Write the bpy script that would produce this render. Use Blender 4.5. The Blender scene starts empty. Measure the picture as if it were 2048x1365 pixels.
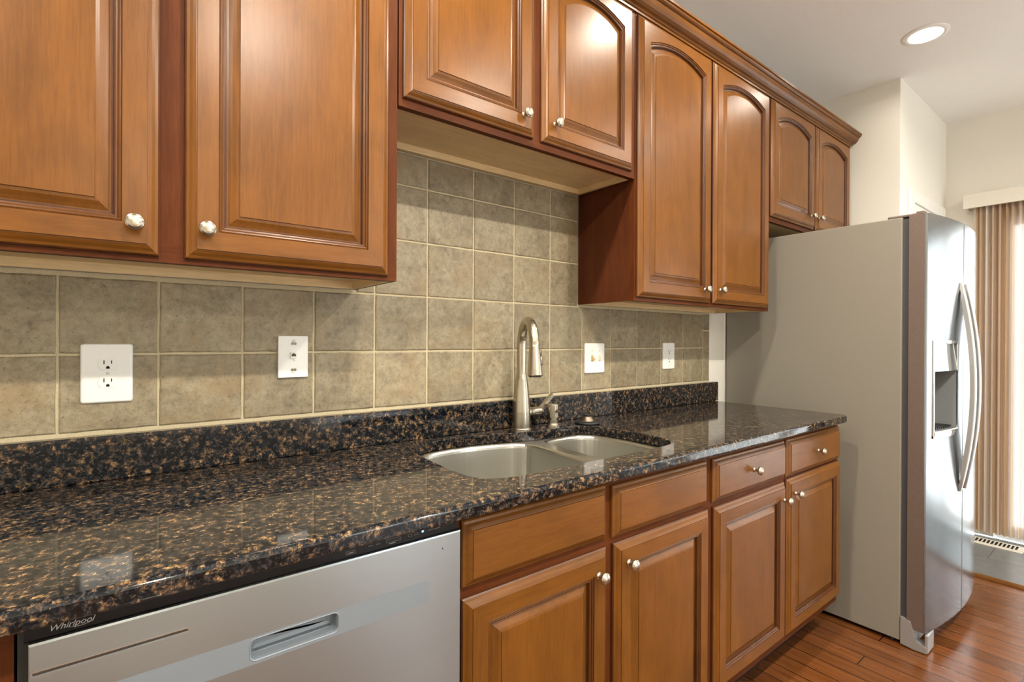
import bpy, bmesh, math, random
from mathutils import Vector, Matrix
R = random.Random(7)
PI = math.pi
SC = bpy.context.scene
COL = SC.collection

# ------------------------------------------------------------------ camera, world, lights, exposure
F_PX = 1000.83
YAW, PITCH, ROLL = 0.912001, -0.0025042, 0.0047594
cam_d = bpy.data.cameras.new('camera'); cam = bpy.data.objects.new('camera', cam_d); COL.objects.link(cam)
cam_d.sensor_fit = 'HORIZONTAL'; cam_d.sensor_width = 36.0; cam_d.lens = 36.0 * F_PX / 2048.0
cam_d.clip_start = 0.02; cam_d.clip_end = 100
fw = Vector((math.cos(YAW) * math.cos(PITCH), math.sin(YAW) * math.cos(PITCH), math.sin(PITCH)))
rt0 = Vector((math.sin(YAW), -math.cos(YAW), 0)); up0 = rt0.cross(fw)
rt = rt0 * math.cos(ROLL) + up0 * math.sin(ROLL); up = -rt0 * math.sin(ROLL) + up0 * math.cos(ROLL)
m = Matrix((rt, up, -fw)).transposed().to_4x4(); m.translation = Vector((0, -1.4001, 1.2488))
cam.matrix_world = m
SC.camera = cam

W = bpy.data.worlds.new('sky'); SC.world = W; W.use_nodes = True
wb = W.node_tree.nodes['Background']; wb.inputs[0].default_value = (0.86, 0.95, 1.0, 1); wb.inputs[1].default_value = 9.0

SC.view_settings.view_transform = 'Standard'
try: SC.view_settings.look = 'None'
except Exception: pass
SC.view_settings.gamma = 1.0; SC.view_settings.use_curve_mapping = False
SC.view_settings.exposure = 0.14
SC.cycles.use_denoising = True
SC.cycles.max_bounces = 10; SC.cycles.diffuse_bounces = 6; SC.cycles.glossy_bounces = 5
SC.cycles.transparent_max_bounces = 12; SC.cycles.caustics_reflective = False; SC.cycles.caustics_refractive = False
SC.cycles.sample_clamp_indirect = 6.0

CEIL = 2.7214
LAMP_W = 28.0
LAMP_COL = (1.0, 0.92, 0.78)
LAMPS = [(3.03, -0.71), (1.80, -0.71), (0.58, -0.71), (-0.65, -0.71), (0.45, -1.85), (1.75, -1.85), (3.03, -1.85), (-0.75, -1.85), (0.2, -4.6), (2.6, -4.6)]  # last pair added out of view over the carpet, as fill
LAMP_K = [0.11, 0.50, 0.9, 0.9, 1.3, 1.3, 0.8, 1.0, 2.2, 2.2]

def portal(loc, rot, sx, sy):
    d = bpy.data.lights.new('daylight_portal', 'AREA'); d.shape = 'RECTANGLE'; d.size = sx; d.size_y = sy
    d.cycles.is_portal = True
    o = bpy.data.objects.new('daylight_portal', d); COL.objects.link(o); o.location = loc; o.rotation_euler = rot
portal((4.62, -2.25, 1.03), (0, PI / 2, 0), 2.06, 3.0)
portal((4.62, -5.45, 1.2), (0, PI / 2, 0), 1.75, 2.5)
for px_ in (3.3,): portal((px_, -7.16, 1.2), (PI / 2, 0, 0), 1.9, 1.75)

# ------------------------------------------------------------------ helpers
def srgb(r, g, b):
    f = lambda c: c / 12.92 if c <= .04045 else ((c + .055) / 1.055) ** 2.4
    return (f(r / 255), f(g / 255), f(b / 255), 1)

def link(name, bm, mats, parent=None, off=(0, 0, 0), smooth=None):
    """one mesh object; vertices given in world space, OFF subtracted (the root's location)"""
    me = bpy.data.meshes.new(name)
    bmesh.ops.recalc_face_normals(bm, faces=bm.faces)
    if any(off): bmesh.ops.translate(bm, verts=bm.verts, vec=[-c for c in off])
    if smooth is not None:
        for f in bm.faces: f.smooth = not f.tag
        for e in bm.edges:
            if len(e.link_faces) == 2 and e.calc_face_angle(0) > math.radians(smooth): e.smooth = False
    bm.to_mesh(me); bm.free()
    if not isinstance(mats, (list, tuple)): mats = [mats]
    for q in mats: me.materials.append(q)
    o = bpy.data.objects.new(name, me); COL.objects.link(o)
    if parent: o.parent = parent
    return o

class Thing:
    def __init__(s, name, label, cat, loc=(0, 0, 0), group=None):
        s.o = bpy.data.objects.new(name, None); COL.objects.link(s.o); s.loc = loc
        s.o.location = loc; s.o.empty_display_size = .05
        s.o['label'] = label; s.o['category'] = cat
        if group: s.o['group'] = group
    def part(s, name, bm, mats, parent=None, smooth=None, label=None):
        o = link(name, bm, mats, parent or s.o, s.loc, smooth)
        if label: o['label'] = label
        return o

def tag(o, label, cat, group=None):
    o['label'] = label; o['category'] = cat
    if group: o['group'] = group
    return o
def struct(name, bm, mats, smooth=None, parent=None):
    o = link(name, bm, mats, parent, smooth=smooth)
    if not parent: o['kind'] = 'structure'
    return o

def NB(): return bmesh.new()
def box(bm, x0, x1, y0, y1, z0, z1, mi=0, bev=0, seg=2):
    if bev:
        t = bmesh.new(); box(t, x0, x1, y0, y1, z0, z1)
        bmesh.ops.bevel(t, geom=t.edges[:], offset=bev, segments=seg, profile=.5, affect='EDGES')
        for f in t.faces: f.material_index = mi
        join(bm, t); return
    v = [bm.verts.new(p) for p in ((x0, y0, z0), (x1, y0, z0), (x1, y1, z0), (x0, y1, z0), (x0, y0, z1), (x1, y0, z1), (x1, y1, z1), (x0, y1, z1))]
    for q in ((3, 2, 1, 0), (4, 5, 6, 7), (0, 1, 5, 4), (1, 2, 6, 5), (2, 3, 7, 6), (3, 0, 4, 7)):
        bm.faces.new([v[i] for i in q]).material_index = mi
def join(bm, t, mat=None):
    mp = {}
    for v in t.verts: mp[v] = bm.verts.new(mat @ v.co if mat else v.co)
    for f in t.faces:
        try:
            g = bm.faces.new([mp[v] for v in f.verts]); g.material_index = f.material_index
        except ValueError: pass
    t.free()
def rings(bm, rs, close=True, cap0=False, cap1=True, mi=0, mf=None):
    """skin a list of equally long point loops"""
    V = [[bm.verts.new(p) for p in r] for r in rs]; n = len(V[0])
    for r_, (a, b) in enumerate(zip(V, V[1:])):
        for i in range(n if close else n - 1):
            j = (i + 1) % n
            f = bm.faces.new((a[i], a[j], b[j], b[i])); f.material_index = mf(i, r_) if mf else mi
    for c, L in ((cap0, V[0]), (cap1, V[-1])):
        if c: f = bm.faces.new(L); f.material_index = mi; f.tag = True
    return V
def frame_of(d):
    d = Vector(d).normalized(); a = Vector((0, 0, 1)) if abs(d.z) < .9 else Vector((1, 0, 0))
    u = d.cross(a).normalized(); return u, u.cross(d).normalized() * -1, d
def lathe(bm, prof, org, axis, n=32, mi=0, cap0=True, cap1=True):
    u, v, d = frame_of(axis); org = Vector(org)
    rs = [[org + d * h + (u * math.cos(2 * PI * k / n) + v * math.sin(2 * PI * k / n)) * r for k in range(n)] for r, h in prof]
    rings(bm, rs, cap0=cap0, cap1=cap1, mi=mi)
def sweep(bm, pts, rad, n=20, mi=0, caps=True):
    pts = [Vector(p) for p in pts]; rs = []; u = None
    for i, p in enumerate(pts):
        d = (pts[min(i + 1, len(pts) - 1)] - pts[max(i - 1, 0)]).normalized()
        if u is None: u = frame_of(d)[0]
        u = (u - d * u.dot(d)).normalized(); v = d.cross(u)
        r = rad[i] if isinstance(rad, (list, tuple)) else rad
        rs.append([p + (u * math.cos(2 * PI * k / n) + v * math.sin(2 * PI * k / n)) * r for k in range(n)])
    rings(bm, rs, cap0=caps, cap1=caps, mi=mi)
def rrect(x0, x1, z0, z1, r, n=6):
    out = []
    for cx, cz, a in ((x1 - r, z1 - r, 0), (x0 + r, z1 - r, 90), (x0 + r, z0 + r, 180), (x1 - r, z0 + r, 270)):
        for k in range(n + 1):
            t = math.radians(a + 90 * k / n); out.append((cx + r * math.cos(t), cz + r * math.sin(t)))
    return out
def fill(bm, loops, mp, mi=0):
    """flat face(s) with holes from 2-D loops; mp maps (a, b) to a point"""
    t = bmesh.new()
    for lp in loops:
        vs = [t.verts.new((p[0], p[1], 0)) for p in lp]
        for a, b in zip(vs, vs[1:] + vs[:1]): t.edges.new((a, b))
    bmesh.ops.triangle_fill(t, use_beauty=True, use_dissolve=False, edges=t.edges[:])
    m_ = {v: bm.verts.new(mp(v.co.x, v.co.y)) for v in t.verts}
    for f in t.faces:
        g = bm.faces.new([m_[v] for v in f.verts]); g.material_index = mi; g.tag = True
    t.free()
def plate_y(bm, loop, y0, y1, bev=0.0, mi=0):
    """outline (x, z), standing plate from y0 (back) to y1 (front, smaller y) with an eased front edge"""
    cx = sum(p[0] for p in loop) / len(loop); cz = sum(p[1] for p in loop) / len(loop)
    hw = max(abs(p[0] - cx) for p in loop); hh = max(abs(p[1] - cz) for p in loop)
    def ins(d, y): return [(cx + (p[0] - cx) * (hw - d) / hw, y, cz + (p[1] - cz) * (hh - d) / hh) for p in loop]
    rs = [ins(0, y0)]
    if bev:
        for k in range(5):
            a = k / 4 * PI / 2; rs.append(ins(bev * (1 - math.cos(a)), y1 + bev * (1 - math.sin(a))))
    else: rs.append(ins(0, y1))
    rings(bm, rs, cap0=True, cap1=True, mi=mi)
def catmull(P, n=4):
    out = []; L = len(P)
    for i in range(L):
        a, b, c, d = (Vector((*P[(i + k) % L], 0)) for k in (-1, 0, 1, 2))
        for k in range(n):
            t = k / n
            q = .5 * ((2 * b) + (c - a) * t + (2 * a - 5 * b + 4 * c - d) * t * t + (3 * b - a - 3 * c + d) * t ** 3)
            out.append((q.x, q.y))
    return out
def inset2(P, d):
    """offset a closed CCW/CW outline inwards by d"""
    ar = sum(P[i][0] * P[(i + 1) % len(P)][1] - P[(i + 1) % len(P)][0] * P[i][1] for i in range(len(P)))
    s = 1 if ar > 0 else -1; out = []
    for i in range(len(P)):
        a, b, c = Vector(P[i - 1]), Vector(P[i]), Vector(P[(i + 1) % len(P)])
        t = (c - a).normalized(); out.append((b.x - t.y * d * s, b.y + t.x * d * s))
    return out

# ------------------------------------------------------------------ materials
class NT:
    def __init__(s, name):
        s.m = bpy.data.materials.new(name); s.m.use_nodes = True; s.t = s.m.node_tree; s.b = s.t.nodes['Principled BSDF']
    def n(s, kind, **kw):
        q = s.t.nodes.new(kind)
        for k, v in kw.items():
            if hasattr(q, k) and k not in q.inputs: setattr(q, k, v)
            else: q.inputs[k].default_value = v
        return q
    def l(s, a, b): s.t.links.new(a, b)
    def coords(s, scale=(1, 1, 1), kind='Object', rot=(0, 0, 0)):
        tc = s.n('ShaderNodeTexCoord'); mp = s.n('ShaderNodeMapping'); mp.inputs['Scale'].default_value = scale; mp.inputs['Rotation'].default_value = rot
        s.l(tc.outputs[kind], mp.inputs[0]); return mp.outputs[0]
    def noise(s, v, scale, detail=4, rough=.55, dist=0, dim='3D'):
        q = s.n('ShaderNodeTexNoise'); q.noise_dimensions = dim
        q.inputs['Scale'].default_value = scale; q.inputs['Detail'].default_value = detail; q.inputs['Roughness'].default_value = rough; q.inputs['Distortion'].default_value = dist
        if v is not None: s.l(v, q.inputs['Vector'])
        return q
    def ramp(s, v, stops, mode='LINEAR'):
        q = s.n('ShaderNodeValToRGB'); cr = q.color_ramp; cr.interpolation = mode
        while len(cr.elements) < len(stops): cr.elements.new(.5)
        for e, (p, c) in zip(cr.elements, stops): e.position = p; e.color = c if len(c) == 4 else (*c, 1)
        s.l(v, q.inputs[0]); return q.outputs[0]
    def mix(s, fac, a, b, blend='MIX'):
        q = s.n('ShaderNodeMix'); q.data_type = 'RGBA'; q.blend_type = blend
        for sock, val in ((q.inputs[0], fac), (q.inputs[6], a), (q.inputs[7], b)):
            if hasattr(val, 'node'): s.l(val, sock)
            else: sock.default_value = val
        return q.outputs[2]
    def bump(s, h, strength=.2, dist=.002):
        q = s.n('ShaderNodeBump'); q.inputs['Strength'].default_value = strength; q.inputs['Distance'].default_value = dist
        s.l(h, q.inputs['Height']); s.l(q.outputs[0], s.b.inputs['Normal']); return q
    def set(s, **kw):
        for k, v in kw.items():
            k = k.replace('_', ' ')
            if hasattr(v, 'node'): s.l(v, s.b.inputs[k])
            else: s.b.inputs[k].default_value = v
        return s

def plain(name, col, rough=.5, metal=0, **kw):
    q = NT(name); q.set(Base_Color=(*col[:3], 1), Roughness=rough, Metallic=metal, **kw); return q.m

def wood(name, dark, mid, light, vertical=True, rough=.30, seed=0, figure=.55, spec=.30):
    q = NT(name)
    sc = (16, 16, 1.0) if vertical else (1.0, 16, 16)
    v = q.coords(sc); off = q.n('ShaderNodeVectorMath', operation='ADD'); q.l(v, off.inputs[0]); off.inputs[1].default_value = (seed * 3.1, seed * 1.7, seed * 2.3)
    oi = q.n('ShaderNodeObjectInfo'); o2 = q.n('ShaderNodeVectorMath', operation='MULTIPLY_ADD')
    cmb = q.n('ShaderNodeCombineXYZ'); 
    for k in range(3): q.l(oi.outputs['Random'], cmb.inputs[k])
    q.l(cmb.outputs[0], o2.inputs[0]); o2.inputs[1].default_value = (31, 17, 23); q.l(off.outputs[0], o2.inputs[2])
    v = o2.outputs[0]
    grain = q.noise(v, 1.6, 5, .62, .35); fine = q.noise(v, 14, 3, .7)
    blotch = q.noise(q.coords((1, 1, .55) if vertical else (.55, 1, 1)), 9, 3, .55, .6)
    c = q.ramp(grain.outputs[0], [(.25, dark), (.5, mid), (.75, light)])
    c2 = q.ramp(blotch.outputs[0], [(.34, (*[x * .68 for x in mid[:3]], 1)), (.63, (*[x * 1.18 for x in mid[:3]], 1))])
    c = q.mix(figure, c, c2)
    c = q.mix(.16, c, q.ramp(fine.outputs[0], [(.4, (*[x * .45 for x in dark[:3]], 1)), (.6, light)]))
    q.set(Base_Color=c, Roughness=rough); q.b.inputs['IOR'].default_value = 1.5; q.b.inputs['Specular IOR Level'].default_value = spec
    q.bump(fine.outputs[0], .05, .0006)
    return q.m
D_, M_, L_ = (.100, .033, .0040), (.145, .052, .0065), (.186, .071, .0105)
M_stile = wood('cherry_stained_maple', D_, M_, L_, True)
M_rail = wood('cherry_stained_maple_cross_grain', D_, M_, L_, False)
M_glaze_shade = wood('dark_glaze_and_edge_shade', (.045, .014, .004), (.075, .024, .006), (.10, .034, .009), True, .35)  # groove glaze, also used as painted shade on door side edges
DF, MF, LF = (.052, .013, .004), (.085, .023, .006), (.125, .036, .010)
M_frame = wood('dark_cherry_face_frame', DF, MF, LF, True, .45, 1, .4, .08)
M_framex = wood('dark_cherry_face_frame_cross_grain', DF, MF, LF, False, .45, 1, .4, .08)
M_side = wood('dark_cherry_side_panel', (.050, .012, .005), (.080, .021, .0075), (.115, .034, .011), True, .40, 2, .35, .15)
M_maple = wood('raw_maple', (.66, .48, .25), (.74, .56, .31), (.80, .63, .38), False, .45, 3, .3)

def granite():
    q = NT('polished_brown_granite'); v = q.coords((1, 1, 1))
    nz = q.noise(v, 55, 3, .6); ad = q.n('ShaderNodeVectorMath', operation='MULTIPLY_ADD')
    q.l(nz.outputs[1], ad.inputs[0]); ad.inputs[1].default_value = (.016, .016, .016); q.l(v, ad.inputs[2])
    def vor(scale, vec):
        x = q.n('ShaderNodeTexVoronoi'); x.inputs['Scale'].default_value = scale; q.l(vec, x.inputs['Vector']); return x
    big = vor(170, ad.outputs[0]); small = vor(420, ad.outputs[0])
    sp = q.n('ShaderNodeSeparateColor'); q.l(big.outputs['Color'], sp.inputs[0])
    s2 = q.n('ShaderNodeSeparateColor'); q.l(small.outputs['Color'], s2.inputs[0])
    cl = q.noise(v, 82, 4, .62, .4)
    def madd(x, m_, y):
        k = q.n('ShaderNodeMath', operation='MULTIPLY_ADD'); q.l(x, k.inputs[0]); k.inputs[1].default_value = m_
        if hasattr(y, 'node'): q.l(y, k.inputs[2])
        else: k.inputs[2].default_value = y
        return k.outputs[0]
    val = madd(cl.outputs[0], 1.9, -.62); val = madd(sp.outputs[0], .26, val); val = madd(s2.outputs[0], .22, val)
    c = q.ramp(val, [(.32, (.003, .004, .005)), (.50, (.008, .010, .013)), (.61, (.023, .026, .030)), (.70, (.050, .032, .021)), (.83, (.135, .078, .038)), (1.0, (.26, .172, .088))])
    f = q.ramp(s2.outputs[1], [(0, (.35, .35, .35)), (.6, (.9, .9, .9)), (1, (1.6, 1.6, 1.6))])
    c = q.mix(1, c, f, 'MULTIPLY')
    q.set(Base_Color=c, Roughness=.06); q.b.inputs['IOR'].default_value = 1.47
    return q.m
M_gran = granite()

def tile():
    q = NT('tumbled_stone_look_tile'); v = q.coords()
    g = q.n('ShaderNodeNewGeometry'); mu = q.n('ShaderNodeMath', operation='MULTIPLY'); q.l(g.outputs['Random Per Island'], mu.inputs[0]); mu.inputs[1].default_value = 40
    def n4(scale, det, r, dist=0):
        x = q.noise(v, scale, det, r, dist, '4D'); q.l(mu.outputs[0], x.inputs['W']); return x.outputs[0]
    a, b, c_, d = n4(13, 8, .72, .7), n4(52, 6, .78, .4), n4(130, 4, .8), n4(7, 4, .6)
    col = q.ramp(a, [(.32, (.150, .116, .072)), (.44, (.29, .235, .148)), (.55, (.40, .338, .222)), (.70, (.50, .435, .305))])
    col = q.mix(.45, col, q.ramp(b, [(.36, (.14, .108, .068)), (.5, (.35, .29, .185)), (.64, (.52, .455, .325))]))
    col = q.mix(q.ramp(d, [(.52, (0, 0, 0)), (.66, (.50, .50, .50))]), col, (.36, .245, .12, 1))
    col = q.mix(q.ramp(c_, [(.33, (.85, .85, .85)), (.42, (0, 0, 0))]), col, (.10, .085, .065, 1))
    tint = q.ramp(g.outputs['Random Per Island'], [(0, (.62, .605, .57)), (1, (.80, .785, .75))])
    col = q.mix(1, col, tint, 'MULTIPLY')
    q.set(Base_Color=col, Roughness=.48)
    ad = q.n('ShaderNodeMath', operation='ADD'); q.l(b, ad.inputs[0]); q.l(c_, ad.inputs[1])
    q.bump(ad.outputs[0], .35, .0025)
    return q.m
M_tile = tile()
qg = NT('sanded_beige_grout'); ng = qg.noise(qg.coords(), 420, 2, .6)
qg.set(Base_Color=qg.ramp(ng.outputs[0], [(.3, (.44, .37, .235)), (.7, (.56, .48, .325))]), Roughness=.85); qg.bump(ng.outputs[0], .3, .001); M_grout = qg.m

def paint(name, col, rough=.6, sc=220, st=.05):
    q = NT(name); z = q.noise(q.coords(), sc, 2, .5)
    q.set(Base_Color=q.ramp(z.outputs[0], [(.3, tuple(c * .97 for c in col)), (.7, tuple(min(1, c * 1.02) for c in col))]), Roughness=rough); q.bump(z.outputs[0], st, .001); return q.m
M_wall = paint('cream_wall_paint', (.80, .775, .71)); M_ceil = paint('flat_white_ceiling_paint', (.86, .85, .83), .8)
M_trim = paint('white_trim_paint', (.82, .81, .78), .35)

def planks():
    q = NT('worn_brown_hardwood'); v = q.coords((1, 1, 1), 'Object', (0, 0, PI / 2))
    br = q.n('ShaderNodeTexBrick'); br.offset = .37; br.offset_frequency = 3; br.squash = 1
    for k, val in (('Scale', 1), ('Mortar Size', .0022), ('Mortar Smooth', .2), ('Brick Width', 1.1), ('Row Height', .083), ('Bias', 0)): br.inputs[k].default_value = val
    br.inputs['Color1'].default_value = (.0, .0, .0, 1); br.inputs['Color2'].default_value = (1, 1, 1, 1); br.inputs['Mortar'].default_value = (.5, .5, .5, 1)
    q.l(v, br.inputs['Vector'])
    gr = q.noise(q.coords((22, 1.6, 1)), 3, 6, .65, .6); bl = q.noise(q.coords((3, 1, 1)), 4, 3, .5)
    c = q.ramp(gr.outputs[0], [(.25, (.085, .026, .007)), (.5, (.130, .043, .012)), (.75, (.175, .064, .020))])
    tone = q.ramp(br.outputs['Color'], [(0, (.74, .74, .74)), (1, (1.2, 1.2, 1.2))])
    c = q.mix(1, c, tone, 'MULTIPLY')
    sc = q.noise(q.coords((60, 8, 1)), 1.5, 4, .8); c = q.mix(q.ramp(sc.outputs[0], [(.66, (0, 0, 0)), (.78, (.35, .35, .35))]), c, (.32, .22, .15, 1))
    c = q.mix(br.outputs['Fac'], c, (.012, .005, .003, 1))
    q.set(Base_Color=c, Roughness=q.ramp(bl.outputs[0], [(.3, (.17, .17, .17)), (.7, (.30, .30, .30))]))
    q.bump(br.outputs['Fac'], -.3, .001); return q.m
M_floor = planks()
def greyfloor():
    q = NT('slate_grey_plank_floor'); v = q.coords((1, 1, 1), 'Object', (0, 0, PI / 2))
    br = q.n('ShaderNodeTexBrick'); br.offset = .5
    for k, val in (('Scale', 1), ('Mortar Size', .003), ('Brick Width', 1.6), ('Row Height', .33), ('Mortar Smooth', .1)): br.inputs[k].default_value = val
    br.inputs['Color1'].default_value = (.125, .135, .14, 1); br.inputs['Color2'].default_value = (.15, .16, .165, 1); br.inputs['Mortar'].default_value = (.035, .035, .035, 1); q.l(v, br.inputs['Vector'])
    z = q.noise(q.coords(), 30, 4, .6); q.set(Base_Color=q.mix(.3, br.outputs['Color'], q.ramp(z.outputs[0], [(.3, (.10, .105, .11)), (.7, (.18, .19, .195))])), Roughness=.25); return q.m
M_grey = greyfloor()

def steel(name, col, rough, horiz=True, aniso=.75, st=.02):
    q = NT(name); z = q.noise(q.coords((4, 300, 300) if horiz else (300, 300, 4)), 4, 3, .6)
    q.set(Base_Color=q.ramp(z.outputs[0], [(.2, tuple(c * .96 for c in col)), (.8, tuple(min(1, c * 1.03) for c in col))]), Metallic=1.0,
          Roughness=q.ramp(z.outputs[0], [(.2, (rough * .95,) * 3), (.8, (rough * 1.05,) * 3)]))
    if aniso:
        tg = q.n('ShaderNodeTangent', direction_type='RADIAL', axis='Z'); q.l(tg.outputs[0], q.b.inputs['Tangent'])
        q.b.inputs['Anisotropic'].default_value = aniso; q.b.inputs['Anisotropic Rotation'].default_value = .25 if horiz else .25
    if st: q.bump(z.outputs[0], st, .0004)
    return q.m
M_steel = steel('brushed_stainless_steel', (.310, .336, .346), .30, True, .72, st=.004)
M_fsteel = steel('fridge_brushed_stainless', (.26, .272, .282), .20, True, .35, st=.006)
M_sink = steel('satin_sink_steel', (.56, .55, .50), .29, True, .6, 0)
M_nickel = plain('satin_nickel', (.47, .42, .335), .27, 1)
M_nickd = plain('worn_bronze_nickel', (.16, .13, .10), .35, .9)
M_chrome = plain('chrome', (.75, .76, .76), .08, 1)
M_band = plain('grey_handle_strip', (.19, .22, .255), .42, .25)
M_silver = plain('silver_grey_plastic', (.36, .36, .355), .36, .5)
M_black = plain('black_gloss_plastic', (.003, .003, .004), .16, 0, Specular_IOR_Level=.22)
M_blackm = plain('black_rubber', (.010, .010, .010), .55)
M_gasket = plain('grey_gasket', (.045, .045, .05), .5)
qf = NT('textured_taupe_fridge_side'); zf_ = qf.noise(qf.coords(), 900, 2, .5)
qf.set(Base_Color=(.215, .195, .162, 1), Roughness=.42); qf.bump(zf_.outputs[0], .10, .0006); M_fside = qf.m
qf = NT('taupe_door_side'); zf_ = qf.noise(qf.coords(), 300, 3, .6)
qf.set(Base_Color=qf.ramp(zf_.outputs[0], [(.3, (.125, .092, .076)), (.75, (.165, .122, .104))]), Roughness=.38, Metallic=.25); M_fdside = qf.m
M_white = plain('white_switch_plastic', (.78, .77, .74), .30)
M_ivory = plain('ivory_switch_plastic', (.72, .65, .52), .4)
M_tan = plain('tan_dimmer_plastic', (.50, .34, .17), .45)
M_slot = plain('dark_socket_slot', (.02, .018, .016), .6)
M_ink = plain('pale_grey_print', (.30, .29, .28), .5)
M_gold = plain('brass_contacts', (.5, .35, .15), .35, .8)
M_vent = plain('almond_register_enamel', (.62, .58, .50), .4)
M_led = NT('blue_led').set(Base_Color=(.02, .05, .2, 1), Emission_Color=(.10, .35, 1, 1), Emission_Strength=6).m
M_bulb = NT('lit_bulb').set(Base_Color=(.9, .9, .9, 1), Emission_Color=(1, .93, .80, 1), Emission_Strength=9).m
M_baffle = plain('white_lamp_baffle', (.85, .84, .80), .3)
# window glass: clear pane with a fresnel reflection
qg = NT('clear_glass'); tb = qg.n('ShaderNodeBsdfTransparent'); gl = qg.n('ShaderNodeBsdfGlossy'); gl.inputs['Roughness'].default_value = .02
fr = qg.n('ShaderNodeFresnel'); mx = qg.n('ShaderNodeMixShader'); qg.l(fr.outputs[0], mx.inputs[0]); qg.l(tb.outputs[0], mx.inputs[1]); qg.l(gl.outputs[0], mx.inputs[2])
qg.l(mx.outputs[0], qg.t.nodes['Material Output'].inputs[0]); M_glass = qg.m
# sheer curtain cloth
def sheer(name, stops, opaque, trans):
    qs = NT(name); ts = qs.n('ShaderNodeBsdfTransparent'); tl = qs.n('ShaderNodeBsdfTranslucent'); df = qs.n('ShaderNodeBsdfDiffuse')
    nv = qs.noise(qs.coords((1, 20, .012)), 2.2, 3, .75); cc = qs.ramp(nv.outputs[0], stops)
    for nd in (tl, df): qs.l(cc, nd.inputs[0])
    ts.inputs[0].default_value = (.95, .94, .92, 1)
    m1 = qs.n('ShaderNodeMixShader'); m1.inputs[0].default_value = opaque; qs.l(tl.outputs[0], m1.inputs[1]); qs.l(df.outputs[0], m1.inputs[2])
    m2 = qs.n('ShaderNodeMixShader'); m2.inputs[0].default_value = 1 - trans; qs.l(ts.outputs[0], m2.inputs[1]); qs.l(m1.outputs[0], m2.inputs[2])
    qs.l(m2.outputs[0], qs.t.nodes['Material Output'].inputs[0]); return qs.m
M_sheer = sheer('beige_sheer_voile', [(.36, (.46, .27, .14)), (.45, (.66, .53, .39)), (.54, (.56, .44, .38)), (.64, (.78, .74, .66))], .60, .06)
M_sheer2 = sheer('pale_sheer_voile', [(.36, (.70, .66, .60)), (.64, (.85, .83, .80))], .25, .36)

# ------------------------------------------------------------------ setting
WB = .012                       # plaster plane behind the tiles (tile faces lie on y = 0)
XL, XF, YF = -2.6, 4.40, -7.0   # left wall, far wall, wall behind the camera
XE, YE = 3.417, -.5136          # corner of the closet block beside the fridge
def wall_x(name, x0, x1, y0, y1, op=None, op2=None):
    bm = NB()
    if not op: box(bm, x0, x1, y0, y1, 0, CEIL)
    else:
        a, b, c, d = op
        box(bm, x0, x1, y0, a, 0, CEIL); box(bm, x0, x1, b, y1, 0, CEIL); box(bm, x0, x1, a, b, d, CEIL)
        if c > 0: box(bm, x0, x1, a, b, 0, c)
    if op2:
        a2, b2, c2, d2 = op2; bm.free(); bm = NB()
        for q in ((y0, a2, 0, CEIL), (a2, b2, 0, c2), (a2, b2, d2, CEIL), (b2, a, 0, CEIL), (a, b, d, CEIL), (b, y1, 0, CEIL)): box(bm, x0, x1, *q)
    return struct(name, bm, M_wall)
bm = NB(); box(bm, XL, 3.58, -3.30, WB, -.05, 0); struct('floor', bm, M_floor)
bm = NB(); box(bm, XL, XF, YF, -3.302, -.05, .004); struct('floor_bounce_carpet', bm, paint('cream_bounce_carpet', (.76, .75, .73), .95, 500, .4))  # unseen carpet, added pale to bounce light up to the ceiling
bm = NB(); box(bm, 3.625, XF, -3.30, YE, -.05, -.004); struct('floor_grey', bm, M_grey)
bm = NB(); rings(bm, [[(x, y, z) for x, z in ((3.58, -.05), (3.58, .004), (3.588, .012), (3.60, .0155), (3.614, .012), (3.626, .003), (3.626, -.05))] for y in (-3.30, YE)], cap0=True, cap1=True)
struct('trim_1', bm, M_rail)
bm = NB(); box(bm, XL - .1, XF + .12, YF - .15, .15, CEIL, CEIL + .1); 
ceil_o = None
# ceiling with round openings for the lamp cans
bm.free(); bm = NB()
loops = [[(XL - .1, YF - .15), (XF + .12, YF - .15), (XF + .12, .15), (XL - .1, .15)]]
for lx, ly in LAMPS: loops.append([(lx + .066 * math.cos(2 * PI * k / 32), ly + .066 * math.sin(2 * PI * k / 32)) for k in range(32)])
fill(bm, loops, lambda a, b: (a, b, CEIL))
ex = bmesh.ops.extrude_face_region(bm, geom=bm.faces[:])
bmesh.ops.translate(bm, verts=[g for g in ex['geom'] if isinstance(g, bmesh.types.BMVert)], vec=(0, 0, .16))
struct('ceiling', bm, M_ceil)
bm = NB(); box(bm, XL, XE, WB, WB + .12, 0, CEIL); struct('wall_back', bm, M_wall)
bm = NB(); box(bm, XE, XF, YE, WB + .12, 0, CEIL); struct('wall_closet', bm, M_wall)
wall_x('wall_far', XF, XF + .12, YF, YE, (-3.75, -.76, 0, 2.07), (-6.7, -4.2, .33, 2.07))
wall_x('wall_left', XL - .1, XL, YF, WB + .12)
bm = NB()
for a in ((XL, 2.35, 0, CEIL), (4.25, XF, 0, CEIL), (2.35, 4.25, 0, .33), (2.35, 4.25, 2.07, CEIL)): box(bm, a[0], a[1], YF - .12, YF, a[2], a[3])
struct('wall_front', bm, M_wall)
def base(name, x0, x1, y0, y1):
    bm = NB(); box(bm, x0, x1, y0, y1, 0, .085, 0, .004); return struct(name, bm, M_trim)
base('baseboard_far', XF - .014, XF, YE - .18, YE - .002)
base('baseboard_left', XL, XL + .014, YF, -.002)
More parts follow.
